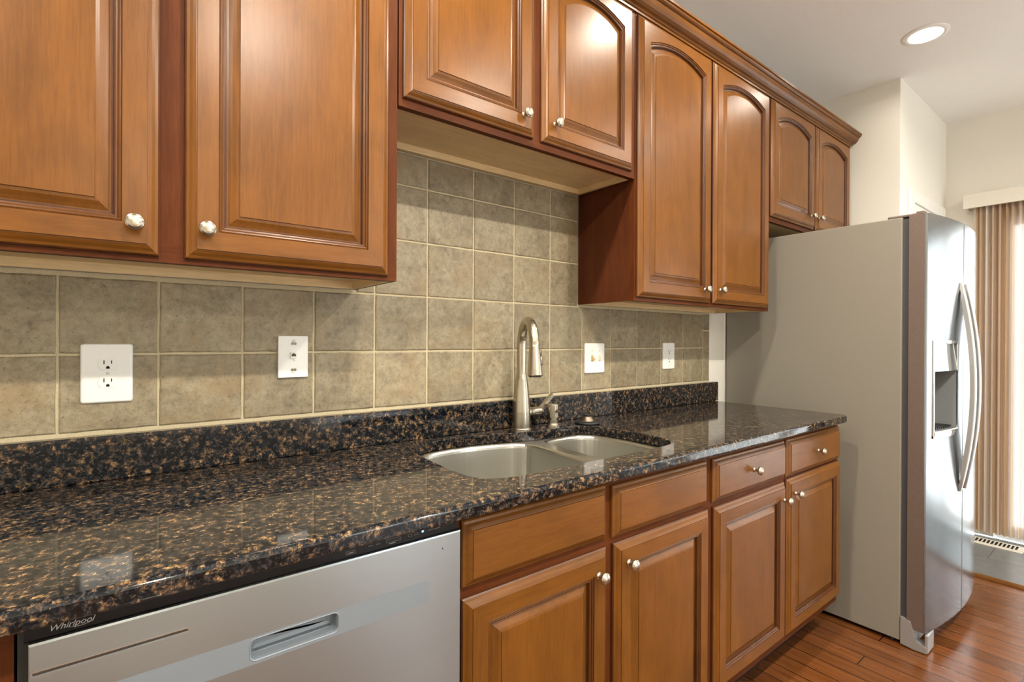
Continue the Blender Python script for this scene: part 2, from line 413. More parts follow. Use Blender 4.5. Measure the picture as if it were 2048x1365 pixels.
# sliding glass door in the far wall
def window_frame(name, axis, c0, c1, a0, a1, z0, z1, n, w):
    bm = NB()
    def bar(u0, u1, za, zb):
        if axis == 'x': box(bm, c0, c1, u0, u1, za, zb)
        else: box(bm, u0, u1, c0, c1, za, zb)
    bar(a0, a1, z0, z0 + w); bar(a0, a1, z1 - w, z1); bar(a0, a0 + w, z0 + w, z1 - w); bar(a1 - w, a1, z0 + w, z1 - w)
    for k in range(1, n): u = a0 + (a1 - a0) * k / n; bar(u - w * .6, u + w * .6, z0 + w, z1 - w)
    o = struct(name, bm, M_trim)
    for k in range(n):
        u0 = a0 + (a1 - a0) * k / n + w * .6; u1 = a0 + (a1 - a0) * (k + 1) / n - w * .6; cm = (c0 + c1) / 2
        bm = NB()
        if axis == 'x': box(bm, cm - .003, cm + .003, u0, u1, z0 + w, z1 - w)
        else: box(bm, u0, u1, cm - .003, cm + .003, z0 + w, z1 - w)
        link('pane', bm, M_glass, o)
window_frame('window_1', 'x', XF + .02, XF + .10, -3.75, -.76, -.004, 2.07, 3, .075)
for k_, (a_, b_) in enumerate(((2.35, 4.25),)): window_frame('window_%d' % (k_ + 2), 'y', YF - .10, YF - .02, a_, b_, .33, 2.07, 2, .055)  # unseen window added behind the camera to bring in fill daylight
window_frame('window_3', 'x', XF + .02, XF + .10, -6.7, -4.2, .33, 2.07, 3, .055)  # unseen far-wall window, added to raise the general light
# cased closet door beside the fridge
bm = NB()
box(bm, 3.56, 3.63, YE - .018, YE, 0, 2.135, 0, .004); box(bm, 3.561, 4.305, YE - .0175, YE, 2.062, 2.1345, 0, .004); box(bm, 4.24, 4.31, YE - .018, YE, 0, 2.135, 0, .004)
d1 = struct('door_1', bm, M_trim)
bm = NB(); box(bm, 3.632, 4.238, YE - .008, YE, .01, 2.058)
for za, zb in ((.15, .95), (1.08, 1.95)):
    rings(bm, [[(x, y, z) for x, z in rrect(3.72 + d, 4.15 - d, za + d, zb - d, .004, 2)] for d, y in ((0, YE - .0079), (.012, YE - .014), (.03, YE - .014), (.045, YE - .010))])
link('door_leaf', bm, M_trim, d1)

# ------------------------------------------------------------------ tile backsplash
TX0, TS, TZ0, TZS = -.1106, .172, 1.2127, .16767
bm = NB()
def grect(x0, x1, z0, z1): box(bm, x0, x1, .0032, WB - .0004, z0, z1)
NX0, NX1, TT, NT_, TR = .5215, 1.4105, 1.3880, 1.8150, 2.358
grect(-.86, TR, 1.038, TT); grect(NX0, NX1, TT, NT_)
gro = bm
bt = NB(); g2 = .0026
def one_tile(x0, x1, z0, z1):
    x0 += g2; x1 -= g2; z0 += g2; z1 -= g2
    if x1 - x0 < .012 or z1 - z0 < .012: return
    def loop(d, y, j=0):
        pts = []; n = 7
        c = [(x0 + d, z0 + d), (x1 - d, z0 + d), (x1 - d, z1 - d), (x0 + d, z1 - d)]
        for k in range(4):
            a, b = c[k], c[(k + 1) % 4]
            for i in range(n):
                t = i / n; q = (k * 7 + i) % 28
                pts.append((a[0] + (b[0] - a[0]) * t + J[q][0] * j, y, a[1] + (b[1] - a[1]) * t + J[q][1] * j))
        return pts
    J = [(R.uniform(-1, 1) * .0007, R.uniform(-1, 1) * .0007) for _ in range(28)]
    rings(bt, [loop(0, .0034, 1), loop(0, .0022, 1), loop(.0012, .0009, 1), loop(.0036, .0, .3)], cap0=False)
rows_all = [1.0455, TZ0, TZ0 + TZS, TZ0 + 2 * TZS, TZ0 + 3 * TZS, NT_]
for i in range(-5, 15):
    x0, x1 = TX0 + i * TS, TX0 + (i + 1) * TS
    if i == 14:
        one_tile(x0, TR, 1.0455, 1.299); one_tile(x0, TR, 1.299, TT - .004); continue
    for k in range(5):
        za, zb = rows_all[k], rows_all[k + 1]
        if k == 0: one_tile(max(x0, -.86), x1, za, zb)
        elif k == 1: one_tile(max(x0, -.86), x1, za, min(zb, TT - .004))
        else:
            a, b = max(x0, NX0), min(x1, NX1)
            if b > a: one_tile(a, b, za, zb)
ts_ = Thing('tile_backsplash', 'beige stone-look square tile backsplash on the wall above the counter', 'backsplash', (1, 0, 1.04))
ts_.part('grout', gro, M_grout); tl_ = ts_.part('tiles', bt, M_tile, smooth=50)

# ------------------------------------------------------------------ cabinet doors, drawers, knobs
PROF = [(0, 0), (0, .006), (.0025, .0085), (.007, .0105), (.012, .0145), (.0165, .0172), (.0185, .0178), (.0190, .0200)]
PROF_IN = [(.054, .0200), (.0552, .0172), (.0576, .0184), (.0598, .0170), (.0606, .0148), (.0632, .0154), (.0656, .0138), (.0668, .0075), (.0694, .0073)]
GLAZE_SHADE = {0, 1, 8, 10, 11, 13, 14, 15}  # glazed groove rings, plus outer edge rings darkened to paint in shade
PROF_PAN = [(.0690, .0068), (.0715, .0068), (.0780, .0095), (.0850, .0132), (.0905, .0142), (.0912, .0162)]
def door_ring(x0, x1, z0, z1, d, y, rise, na=14):
    a, b, lo, hi = x0 + d, x1 - d, z0 + d, z1 - d
    P = [(a, y, lo), (b, y, lo)]
    if rise: hi += .006
    w = b - a
    for k in range(na + 1):
        t = k / na; x = b - w * t
        if rise:
            rr = (w * w / 4 + rise * rise) / (2 * rise); cx = (a + b) / 2
            z = hi - rr + math.sqrt(max(0, rr * rr - (x - cx) ** 2))
        else: z = hi
        P.append((x, y, z))
    return P
def make_door(th, x0, x1, z0, z1, yb, arch, knob, name='door', label=None):
    rise = .036 if arch else 0
    na = 14; mf = lambda i, r: 2 if r in GLAZE_SHADE else (1 if i == 0 or 2 <= i < 2 + na else 0)
    bm = NB()
    rs = [door_ring(x0, x1, z0, z1, d, yb - h, 0) for d, h in PROF] + [door_ring(x0, x1, z0, z1, d, yb - h, rise) for d, h in PROF_IN]
    rings(bm, rs, cap0=True, cap1=False, mf=mf)
    d = th.part(name, bm, [M_stile, M_rail, M_glaze_shade], smooth=38, label=label)
    bm = NB()
    rs = [door_ring(x0, x1, z0, z1, q, yb - h, rise) for q, h in PROF_PAN]
    rings(bm, rs, cap0=False, cap1=True)
    th.part('raised_panel', bm, M_stile, parent=d, smooth=20)
    if knob: put_knob(th, d, knob[0], yb - .020, knob[1])
    return d
PROF_DR = [(0, 0), (0, .006), (.0025, .0085), (.007, .0105), (.012, .0145), (.0165, .0172), (.0185, .0178), (.0195, .0200)]
def make_drawer(th, x0, x1, z0, z1, yb, knob, name):
    bm = NB(); rings(bm, [door_ring(x0, x1, z0, z1, d, yb - h, 0, 1) for d, h in PROF_DR], cap0=True, cap1=True)
    for f in bm.faces: f.material_index = 0
    d = th.part(name, bm, M_rail, smooth=38)
    if knob: put_knob(th, d, knob[0], yb - .020, knob[1])
    return d
KN = None
def put_knob(th, par, x, y, z):
    global KN
    if KN is None:
        bm = NB()
        lathe(bm, [(.0085, 0), (.0085, .0012), (.0070, .0025), (.0052, .005), (.0046, .009), (.0052, .0125), (.0075, .0148), (.0108, .0162), (.0135, .0180), (.0145, .0202), (.0144, .0222), (.0136, .0240), (.0127, .0246), (.0122, .0258), (.0098, .0278), (.0065, .0290), (.003, .0298)], (0, 0, 0), (0, -1, 0), 36)
        o = link('knob', bm, M_nickel, par, smooth=35); KN = o.data
    else:
        o = bpy.data.objects.new('knob', KN); COL.objects.link(o); o.parent = par
    o.location = Vector((x, y, z)) - Vector(th.loc)
    o['label'] = 'round satin nickel knob'

YU = -.2727; UTOP = 2.415
def upper(label, x0, x1, z0, doors, side_l=False, side_r=False):
    th = Thing('wall_cabinet', label, 'cabinet', ((x0 + x1) / 2, 0, z0), 'cherry wall cabinets')
    bm = NB(); t = .015; yb = WB - .0005
    for a, b in ((x0 + .0008, x0 + .005), (x1 - .005, x1 - .0008)): box(bm, a, b, YU + .019, yb if z0 > 2 else 0.0, z0, UTOP)
    box(bm, x0 + .005, x1 - .005, YU + .019, 0, UTOP - .015, UTOP); box(bm, x0 + .005, x1 - .005, -.006, 0, z0 + .03, UTOP - .015)
    th.part('carcass', bm, M_side)
    bm = NB()
    box(bm, x0 + .001, x1 - .001, YU, YU + .019, z0, z0 + .038, 1); box(bm, x0 + .001, x1 - .001, YU, YU + .019, UTOP - .045, UTOP, 1)
    mid = (doors[0][1] + doors[1][0]) / 2
    for a, b in ((x0 + .001, x0 + .04), (x1 - .04, x1 - .001), (mid - .035, mid + .035)): box(bm, a, b, YU, YU + .019, z0 + .038, UTOP - .045, 0)
    th.part('face_frame', bm, [M_frame, M_framex])
    bm = NB()
    box(bm, x0 + .005, x1 - .005, YU + .019, -.018, z0 + .020, z0 + .030); box(bm, x0 + .005, x1 - .005, -.018, 0, z0 + .0005, z0 + .030)
    for a, b in ((x0 + .005, x0 + .017), (x1 - .017, x1 - .005)): box(bm, a, b, YU + .019, -.018, z0 + .0005, z0 + .020)
    th.part('bottom_panel', bm, M_maple, label='pale raw maple underside')
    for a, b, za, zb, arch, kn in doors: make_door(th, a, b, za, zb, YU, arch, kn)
    return th
DT = 2.392
upper('two-door wall cabinet over the dishwasher, above the large outlet and phone jack', -.385, .520, 1.3885, [(-.360, .050, 1.3985, DT, True, (.0131, 1.4503)), (.0886, .4945, 1.3985, DT, True, (.1222, 1.4535))])
upper('short wall cabinet over the sink and faucet, with pale wood underside', .5215, 1.4105, 1.815, [(.5325, .9425, 1.836, DT, True, (.8985, 1.8895)), (.9725, 1.3890, 1.836, DT, True, (1.0176, 1.8935))])
upper('tall two-door wall cabinet between the sink and the refrigerator', 1.412, 2.400, 1.3885, [(1.4200, 1.8855, 1.4015, DT, True, (1.828, 1.4525)), (1.9035, 2.3760, 1.4015, DT, True, (1.9435, 1.4570))])
upper('short wall cabinet above the refrigerator at the end of the row', 2.4015, 3.390, 1.815, [(2.390 + .012, 2.8785, 1.838, DT, True, (2.8215, 1.8987)), (2.8975, 3.360, 1.838, DT, True, (2.9161, 1.9003))])
# crown moulding with a mitred return
CP = [(0.0, 2.398), (.006, 2.398), (.007, 2.405), (.012, 2.408), (.0135, 2.4125), (.016, 2.414), (.022, 2.4165), (.030, 2.423), (.037, 2.432), (.041, 2.441), (.0425, 2.4465), (.047, 2.4475), (.052, 2.4515), (.0535, 2.458), (.058, 2.459), (.058, 2.4665), (0.0, 2.4665)]
y0c = YU - .0005; xr = 3.3905
bm = NB()
P0 = [(-.385, y0c - d, z) for d, z in CP]; P1 = [(xr + d, y0c - d, z) for d, z in CP]; P2 = [(xr + d, 0.0, z) for d, z in CP]
P1[0] = (xr, y0c, CP[0][1]); 
rings(bm, [P0, P1, P2], cap0=True, cap1=True)
tag(link('crown_molding', bm, M_framex if False else M_rail, smooth=30), 'stained wood crown molding running along the tops of the wall cabinets', 'molding')

# ------------------------------------------------------------------ base cabinets
YB = -.567; FT = .906
def base_cab(label, x0, x1, bays, draws, doors, rails=True):
    th = Thing('base_cabinet', label, 'cabinet', ((x0 + x1) / 2, -.3, 0), 'cherry base cabinets')
    bm = NB()
    for a, b in ((x0, x0 + .016), (x1 - .016, x1)): box(bm, a, b, YB + .019, 0, .15, FT)
    box(bm, x0 + .016, x1 - .016, YB + .019, 0, .15, .165); box(bm, x0 + .016, x1 - .016, -.012, 0, .165, FT)
    th.part('carcass', bm, M_side)
    bm = NB()
    box(bm, x0, x1, YB, YB + .019, .148, .180, 1); box(bm, x0, x1, YB, YB + .019, .88, FT, 1); box(bm, x0, x1, YB, YB + .019, .728, .775, 1)
    for a, b in bays:
        box(bm, a, b, YB, YB + .019, .180, .728); box(bm, a, b, YB, YB + .019, .775, .88)
    th.part('face_frame', bm, [M_frame, M_framex])
    bm = NB(); box(bm, x0, x1, YB + .105, YB + .12, 0, .15); th.part('toe_kick', bm, plain_kick)
    for a in draws: make_drawer(th, *a[:4], YB, a[4], a[5])
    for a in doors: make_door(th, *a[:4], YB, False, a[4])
    return th
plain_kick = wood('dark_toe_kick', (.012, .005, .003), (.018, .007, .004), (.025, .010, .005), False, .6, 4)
DB = .174
base_cab('sink base cabinet with two blank false fronts over two doors', .5085, 1.3925, ((.5085, .535), (.922, .968), (1.366, 1.3925)),
         [(.5185, .932, .7635, .8955, None, 'false_front'), (.9555, 1.3770, .7535 + .005, .8885, None, 'false_front')],
         [(.5190, .9340, DB, .742, (.8943, .6874)), (.9600, 1.3865, DB, .743, (1.0045, .689))])
base_cab('drawer base cabinet beside the refrigerator with two knobbed drawers', 1.3945, 2.392, ((1.3945, 1.424), (1.872, 1.912), (2.366, 2.392)),
         [(1.4110, 1.8845, .757, .8890, (1.6409, .8245), 'drawer'), (1.8985, 2.3860, .754, .8905, (2.1479, .8204), 'drawer')],
         [(1.4165, 1.8860, DB, .741, (1.8600, .6808)), (1.8995, 2.3880, DB, .746, (1.9495, .6887))])
base_cab('base cabinet left of the dishwasher, only its reddish edge showing', -.80, -.1035, ((-.80, -.77), (-.14, -.1035)),
         [(-.78, -.135, .760, .8920, (-.45, .826), 'drawer')], [(-.78, -.135, DB, .743, (-.18, .689))])

# ------------------------------------------------------------------ granite counter and upstand
CZ, CT = .942, .030
X0c, X1c, YFc, YBc, RC = -.80, 2.391, -.6135, WB - .0005, .035
HOLE = catmull([(.611, -.42), (.613, -.30), (.622, -.18), (.645, -.115), (.69, -.077), (.76, -.061), (.845, -.060), (.92, -.073), (.985, -.091), (1.07, -.113), (1.156, -.126), (1.24, -.126), (1.297, -.140), (1.330, -.19), (1.345, -.29), (1.345, -.40), (1.333, -.46), (1.303, -.50), (1.25, -.519), (1.12, -.522), (.99, -.521), (.83, -.519), (.73, -.518), (.676, -.512), (.642, -.496), (.619, -.465)], 4)
def outline(d):
    pts = [(X1c - d, YBc)]; pts.append((X0c, YBc)); pts.append((X0c, YFc + d))
    for k in range(9):
        a = math.radians(-90 + 90 * k / 8); r = RC - d; pts.append((X1c - RC + r * math.cos(a), YFc + RC + r * math.sin(a)))
    return pts
bm = NB()
edge = [(.0085 * (1 - math.sin(k / 10 * PI / 2)), CZ - .0085 * (1 - math.cos(k / 10 * PI / 2))) for k in range(11)] + [(.006 * (1 - math.cos(k / 5 * PI / 2)), CZ - CT + .006 * (1 - math.sin(k / 5 * PI / 2))) for k in range(6)]
hole_e = [(-.003, CZ), (-.0008, CZ - .0008), (0, CZ - .003), (0, CZ - CT)]
fill(bm, [outline(edge[0][0]), inset2(HOLE, hole_e[0][0])], lambda a, b: (a, b, CZ))
fill(bm, [outline(edge[-1][0]), HOLE], lambda a, b: (a, b, CZ - CT))
rings(bm, [[(x, y, z) for x, y in outline(d)] for d, z in edge], cap1=False)
rings(bm, [[(x, y, z) for x, y in inset2(HOLE, d)] for d, z in hole_e], cap1=False)
bmesh.ops.remove_doubles(bm, verts=bm.verts, dist=.00005)
tag(link('countertop', bm, M_gran, smooth=40), 'long polished brown and black granite countertop with sink cutout', 'countertop')
bm = NB(); box(bm, X0c, 2.4075, -.020, WB - .001, CZ + .0004, 1.0385, 0, .002)
tag(link('granite_upstand', bm, M_gran), 'low dark granite strip standing along the back of the countertop', 'backsplash')

# ------------------------------------------------------------------ sink
sk = Thing('kitchen_sink', 'double bowl undermount stainless steel sink set in the granite', 'sink', (.98, -.3, .70))
ZR = CZ - CT - .0004
def bowl(out, depth, name, dr):
    bm = NB(); rs = []
    for d, z in ((.000, ZR - .0015), (.003, ZR - .002), (.007, ZR - .0045), (.0095, ZR - .009), (.0108, ZR - .016)): rs.append((d, z))
    for k in range(1, 6): t = k / 6; rs.append((.0108 + .010 * t, ZR - .016 - (depth - .05) * t))
    for k in range(7):
        a = k / 6 * PI / 2; rs.append((.0208 + .030 * (1 - math.cos(a)), ZR - .016 - (depth - .05) - .034 * math.sin(a)))
    L = []
    for d, z in rs: L.append([(x, y, z) for x, y in inset2(out, d)])
    cx, cy = dr; zb = L[-1][0][2]
    for s in (.7, .4, .0001):
        pass
    last = L[-1]; n = len(last)
    for s, dz in ((.66, -.003), (.33, -.005)):
        L.append([(cx + (p[0] - cx) * s, cy + (p[1] - cy) * s, zb + dz) for p in last])
    V = rings(bm, L, cap1=True)
    o = sk.part(name, bm, M_sink, smooth=60)
    bm = NB(); lathe(bm, [(.045, 0), (.045, .003), (.040, .0035), (.034, -.001)], (cx, cy, zb - .0048), (0, 0, 1), 32)
    dr_ = sk.part('drain', bm, M_chrome, parent=o, smooth=40)
    bm = NB(); lathe(bm, [(.030, 0), (.029, .004), (.008, .005), (.006, .012)], (cx, cy, zb - .0035), (0, 0, 1), 24)
    sk.part('strainer', bm, M_nickd, parent=o, smooth=40)
BL = [(.6135, -.42), (.6155, -.30), (.6245, -.185), (.647, -.119), (.692, -.081), (.762, -.065), (.845, -.064), (.92, -.077), (.985, -.096), (1.025, -.118), (1.047, -.155), (1.049, -.22), (1.046, -.30), (1.042, -.40), (1.035, -.465), (1.012, -.503), (.97, -.516), (.83, -.5155), (.73, -.5145), (.678, -.5085), (.645, -.4925), (.622, -.462)]
BR = [(1.089, -.22), (1.094, -.175), (1.112, -.143), (1.156, -.131), (1.24, -.1305), (1.292, -.146), (1.324, -.195), (1.3415, -.29), (1.3415, -.40), (1.329, -.458), (1.300, -.496), (1.25, -.5155), (1.14, -.518), (1.100, -.503), (1.080, -.465), (1.079, -.40), (1.084, -.30)]
cl_, cr_ = catmull(BL, 4), catmull(BR, 4)
bowl(cl_, .215, 'left_bowl', (.83, -.27)); bowl(cr_, .180, 'right_bowl', (1.21, -.31))
bm = NB(); fill(bm, [inset2(HOLE, -.02), cl_, cr_], lambda a, b: (a, b, ZR - .0015)); sk.part('rim', bm, M_sink)
for o in list(sk.o.children):
    if o.name.startswith('left_bowl') or o.name.startswith('right_bowl'): o.name = 'bowl'

# ------------------------------------------------------------------ faucet and deck fittings
FX, FY = 1.0825, -.0560
fc = Thing('faucet', 'brushed nickel pull-down kitchen faucet behind the sink', 'faucet', (FX, FY, CZ))
bm = NB(); lathe(bm, [(.0355, .0002), (.0355, .003), (.0345, .0048), (.0325, .0052)], (FX, FY, CZ), (0, 0, 1), 40); fc.part('base_ring', bm, M_nickel, smooth=30)
bm = NB(); lathe(bm, [(.0322, .0052), (.0322, .020), (.0312, .060), (.0288, .100), (.0250, .140), (.0205, .172), (.0175, .188), (.0170, .1920), (.0161, .1926)], (FX, FY, CZ), (0, 0, 1), 48); fc.part('body', bm, M_nickel, smooth=30)
dv = Vector((-.065, -.146, 0)).normalized(); Ra = .079
pts = [(FX, FY, CZ + .1926), (FX, FY, 1.18), (FX, FY, 1.2275)]
for k in range(1, 25):
    a = PI * k / 24 * .985; c = Vector((FX, FY, 1.2275)) + dv * Ra
    pts.append(tuple(c - dv * Ra * math.cos(a) + Vector((0, 0, Ra * math.sin(a) * 1.04))))
bm = NB(); sweep(bm, pts, .0160, 28); fc.part('spout', bm, M_nickel, smooth=30)
hp = Vector(pts[-1]); hd = (Vector((0, 0, -1)) + dv * .10).normalized()
bm = NB(); lathe(bm, [(.0160, 0), (.0163, .001), (.0158, .002), (.0166, .004), (.0180, .020), (.0205, .050), (.0228, .076), (.0238, .090), (.0240, .094), (.0228, .0965)], hp, hd, 36); hd_o = fc.part('spray_head', bm, M_nickel, smooth=30)
bm = NB(); lathe(bm, [(.0205, .0960), (.0200, .0985), (.006, .0990)], hp, hd, 32)
for rr, nn in ((.007, 7), (.0125, 12), (.0170, 17)):
    u, v, d = frame_of(hd)
    for k in range(nn):
        a = 2 * PI * k / nn; lathe(bm, [(.0010, 0), (.0008, .0018)], hp + hd * .0985 + (u * math.cos(a) + v * math.sin(a)) * rr, hd, 6)
fc.part('nozzle_plate', bm, M_blackm, parent=hd_o, smooth=40)
bm = NB(); sd = (dv * .55 + Vector((.75, .1, 0))).normalized(); sd = (sd - hd * sd.dot(hd)).normalized()
for s0, s1, r0 in ((.012, .034, .0060), (.036, .066, .0070)):
    n = 8; rsp = [hp + hd * (s0 + (s1 - s0) * k / n) + sd * (.0155 + .055 * (s0 + (s1 - s0) * k / n) + .0008) for k in range(n + 1)]
    sweep(bm, rsp, [r0 * math.sqrt(max(.08, 1 - (2 * k / n - 1) ** 2)) for k in range(n + 1)], 14)
fc.part('spray_button', bm, M_nickd, parent=hd_o, smooth=50)
bm = NB(); lathe(bm, [(.021, .018), (.0200, .030), (.0172, .040), (.0160, .050), (.0160, .0690), (.0152, .0698)], (FX, FY, CZ + .055), (1, 0, 0), 32); fc.part('handle_hub', bm, M_nickel, smooth=30)
bm = NB(); lathe(bm, [(.0152, .0704), (.0160, .0712), (.0162, .080), (.0150, .090), (.0110, .0965), (.004, .0985)], (FX, FY, CZ + .055), (1, 0, 0), 32)
p0, p1 = Vector((FX + .083, FY, CZ + .058)), Vector((FX + .141, FY - .004, CZ + .111)); d = (p1 - p0).normalized(); s = Vector((0, 1, 0)); u = d.cross(s).normalized()
rings(bm, [[p0 + d * L * t + s * (w * c[0]) + u * (h * c[1]) for c in ((-1, -1), (-.6, -1.25), (.6, -1.25), (1, -1), (1, 1), (.6, 1.25), (-.6, 1.25), (-1, 1))] for L in ((p1 - p0).length,) for t, w, h in ((-.06, .0095, .0075), (.3, .0085, .0058), (.65, .0085, .0048), (.97, .0085, .0045), (1, .0080, .0040))], cap0=True, cap1=True)
fc.part('lever', bm, M_nickel, smooth=35)
sx, sy = 1.2065, -.083
so = Thing('soap_dispenser', 'short brushed nickel soap pump beside the faucet', 'soap dispenser', (sx, sy, CZ))
bm = NB(); lathe(bm, [(.0255, .0002), (.0255, .004), (.0240, .0055), (.0200, .0075), (.0185, .0120), (.0185, .0210), (.0150, .0225), (.0140, .024)], (sx, sy, CZ), (0, 0, 1), 32); so.part('base_collar', bm, M_nickel, smooth=35)
bm = NB(); lathe(bm, [(.0140, .0240), (.0140, .0300), (.0195, .0310), (.0197, .0330), (.0197, .0770), (.0188, .0785), (.016, .0790)], (sx, sy, CZ), (0, 0, 1), 32); hd2 = so.part('pump_head', bm, M_nickel, smooth=35)
bm = NB(); q = Vector((sx, sy, CZ + .062)); dn = Vector((-.02, -1, -.28)).normalized(); sweep(bm, [q + dn * t for t in (.016, .028, .042, .046)], [.0048, .0048, .0046, .0040], 14); so.part('nozzle', bm, M_nickd, smooth=40)
px_, py_ = 1.345, -.118
st = Thing('sink_stopper', 'small dark rubber sink stopper lying on the counter behind the right bowl', 'sink stopper', (px_, py_, CZ))
bm = NB(); lathe(bm, [(.036, .0004), (.0445, .002), (.0455, .0050), (.044, .0075), (.034, .0095), (.0275, .0105)], (px_, py_, CZ), (0, 0, 1), 36); st.part('disc', bm, M_blackm, smooth=40)
bm = NB(); lathe(bm, [(.0275, .0105), (.0250, .013), (.0190, .024), (.0175, .0275), (.0160, .0285)], (px_, py_, CZ), (0, 0, 1), 32); st.part('grip', bm, M_nickd, smooth=40)
bm = NB(); lathe(bm, [(.0120, .0285), (.0170, .0300), (.0175, .0330), (.0150, .0350), (.006, .0355)], (px_, py_, CZ), (0, 0, 1), 28); st.part('pull_button', bm, M_blackm, smooth=40)

# ------------------------------------------------------------------ wall plates
def duplex(th, cx, cz, par, yf, s=1.0):
    for dz in (.0195, -.0195):
        bm = NB(); lp = []
        for k in range(32):
            a = 2 * PI * k / 32; lp.append((cx + max(-.0168, min(.0168, .0175 * math.cos(a) * 1.0)) * s, cz + dz * s + max(-.0125, min(.0125, .0172 * math.sin(a))) * s))
        plate_y(bm, lp, yf + .002, yf - .0012, .0008)
        r = th.part('receptacle', bm, M_white, parent=par)
        bm = NB()
        box(bm, cx - .0075 * s, cx - .0055 * s, yf - .0016, yf - .001, cz + (dz + .000) * s, cz + (dz + .0085) * s); box(bm, cx + .0052 * s, cx + .0070 * s, yf - .0016, yf - .001, cz + (dz + .001) * s, cz + (dz + .0080) * s)
        lathe(bm, [(.0030 * s, 0), (.0030 * s, .0004)], (cx, yf - .0012, cz + (dz - .0065) * s), (0, -1, 0), 16)
        box(bm, cx - .003 * s, cx + .003 * s, yf - .0016, yf - .001, cz + (dz - .0095) * s, cz + (dz - .0065) * s)
        th.part('slots', bm, M_slot)
def screw(th, par, x, y, z, mat):
    bm = NB(); lathe(bm, [(.0033, 0), (.0032, .0009), (.0015, .0013)], (x, y, z), (0, -1, 0), 18); s_ = th.part('screw', bm, mat, smooth=40)
def plate(name, label, cat, x0, x1, z0, z1, r=.006, bev=.005, dep=.0065, group=None):
    th = Thing(name, label, cat, ((x0 + x1) / 2, 0, z0), group); bm = NB(); plate_y(bm, rrect(x0, x1, z0, z1, r), .0012, -dep, bev)
    return th, th.part('cover_plate', bm, M_white, smooth=50)
th, p = plate('wall_outlet', 'large white wall outlet nearest the dishwasher end, on the tiles', 'outlet', -.0745, .0150, 1.1080, 1.2360, group='duplex wall outlets')
duplex(th, -.0285, 1.1720, None, -.0065, 1.0); screw(th, p, -.0285, -.0065, 1.1720, M_vent)
th, p = plate('wall_outlet', 'narrow white wall outlet on the tiles nearest the refrigerator', 'outlet', 1.9590, 2.0490, 1.1155, 1.2385, group='duplex wall outlets')
duplex(th, 2.004, 1.177, None, -.0065, 1.0); screw(th, p, 2.004, -.0065, 1.177, M_vent)
th, p = plate('phone_jack', 'flat ivory phone jack plate on the tiles between the outlet and faucet', 'phone jack', .3140, .3880, 1.1470, 1.2560, .002, .0012, .008)
cx, cz = .352, 1.2045
bm = NB(); box(bm, cx - .009, cx + .007, -.0120, -.0075, cz - .008, cz + .009, 0, .001); box(bm, cx + .001, cx + .008, -.0110, -.0075, cz - .013, cz - .008); j = th.part('jack_housing', bm, M_white)
bm = NB(); box(bm, cx - .0062, cx + .0045, -.0124, -.0118, cz - .0035, cz + .004); box(bm, cx - .003, cx + .0012, -.0124, -.0118, cz + .004, cz + .0062); th.part('socket', bm, M_slot, parent=j)
bm = NB(); box(bm, cx - .005, cx + .0035, -.0128, -.0123, cz - .0030, cz - .0012); th.part('contacts', bm, M_gold, parent=j)
for zz in (1.2425, 1.1605):
    bm = NB(); lathe(bm, [(.0042, 0), (.0042, .0012), (.002, .0016)], (cx, -.008, zz), (0, -1, 0), 18)
    s_ = th.part('screw', bm, M_vent, smooth=40)
    bm = NB(); sgn = 1 if zz > 1.2 else -1
    for k in (-1, 1): lathe(bm, [(.0036, 0), (.0036, .0006), (.0024, .0007), (.0022, .0003)], (cx + k * .0033, -.008, zz - sgn * .0068), (0, -1, 0), 16, cap1=True)
    th.part('keyhole_slot', bm, M_nickd)
th, p = plate('light_switch', 'white double light switch plate on the tiles behind the right bowl', 'light switch', 1.4490, 1.5620, 1.1150, 1.2362)
for cx, mat in ((1.487, M_tan), (1.529, M_ivory)):
    bm = NB(); box(bm, cx - .0055, cx + .0055, -.0078, -.0060, 1.1640, 1.1880, 0, .0006)
    tg = th.part('switch_slot', bm, mat)
    bm = NB(); 
    if mat is M_tan: rings(bm, [[(cx + a * .0042, -.0074 - h, z + b) for a, b in ((-1, -t), (1, -t), (1, t), (-1, t))] for h, z, t in ((0, 1.1760, .0095), (.006, 1.1725, .005), (.013, 1.1705, .0036))], cap0=True)
    else: rings(bm, [[(cx + a * .0042, -.0074 - h, z + b) for a, b in ((-1, -t), (1, -t), (1, t), (-1, t))] for h, z, t in ((0, 1.1760, .0105), (.003, 1.1770, .0090), (.004, 1.1790, .007))], cap0=True)
    th.part('toggle', bm, mat, parent=tg)
    for zz in (1.2055, 1.1460): screw(th, p, cx, -.0065, zz, M_vent)

# ------------------------------------------------------------------ dishwasher
YD = -.592; DX0, DX1, DZT = -.0885, .5045, .8888
dw = Thing('dishwasher', 'stainless steel dishwasher with pocket handle under the counter', 'dishwasher', (.208, -.3, 0))
bm = NB(); box(bm, -.1005, .5040, -.568, -.02, .10, .906); box(bm, -.08, .49, -.53, -.05, .0, .10); dw.part('tub', bm, M_blackm)
pk = rrect(.1440, .2755, .7752, .8098, .010, 6); bandl = rrect(-.0210, .4385, .7716, .8118, .0075, 6)
bm = NB()
fr_ = [(DX0 + .001, .112), (DX1 - .001, .112), (DX1 - .001, DZT - .004), (DX0 + .001, DZT - .004)]
fill(bm, [fr_, bandl], lambda a, b: (a, YD, b))
ed = [(0, YD, 0), (.0010, YD + .0008, .0028), (.0012, YD + .0025, .0040), (.0012, YD + .004, .0040), (.0012, -.5690, .0040)]
rings(bm, [[(DX0 + .001 - d, y, .112), (DX1 - .001 + d, y, .112), (DX1 - .001 + d, y, DZT - .004 + e), (DX0 + .001 - d, y, DZT - .004 + e)] for d, y, e in ed], cap1=True)
bmesh.ops.remove_doubles(bm, verts=bm.verts, dist=.00005)
dr = dw.part('door', bm, M_steel, smooth=50)
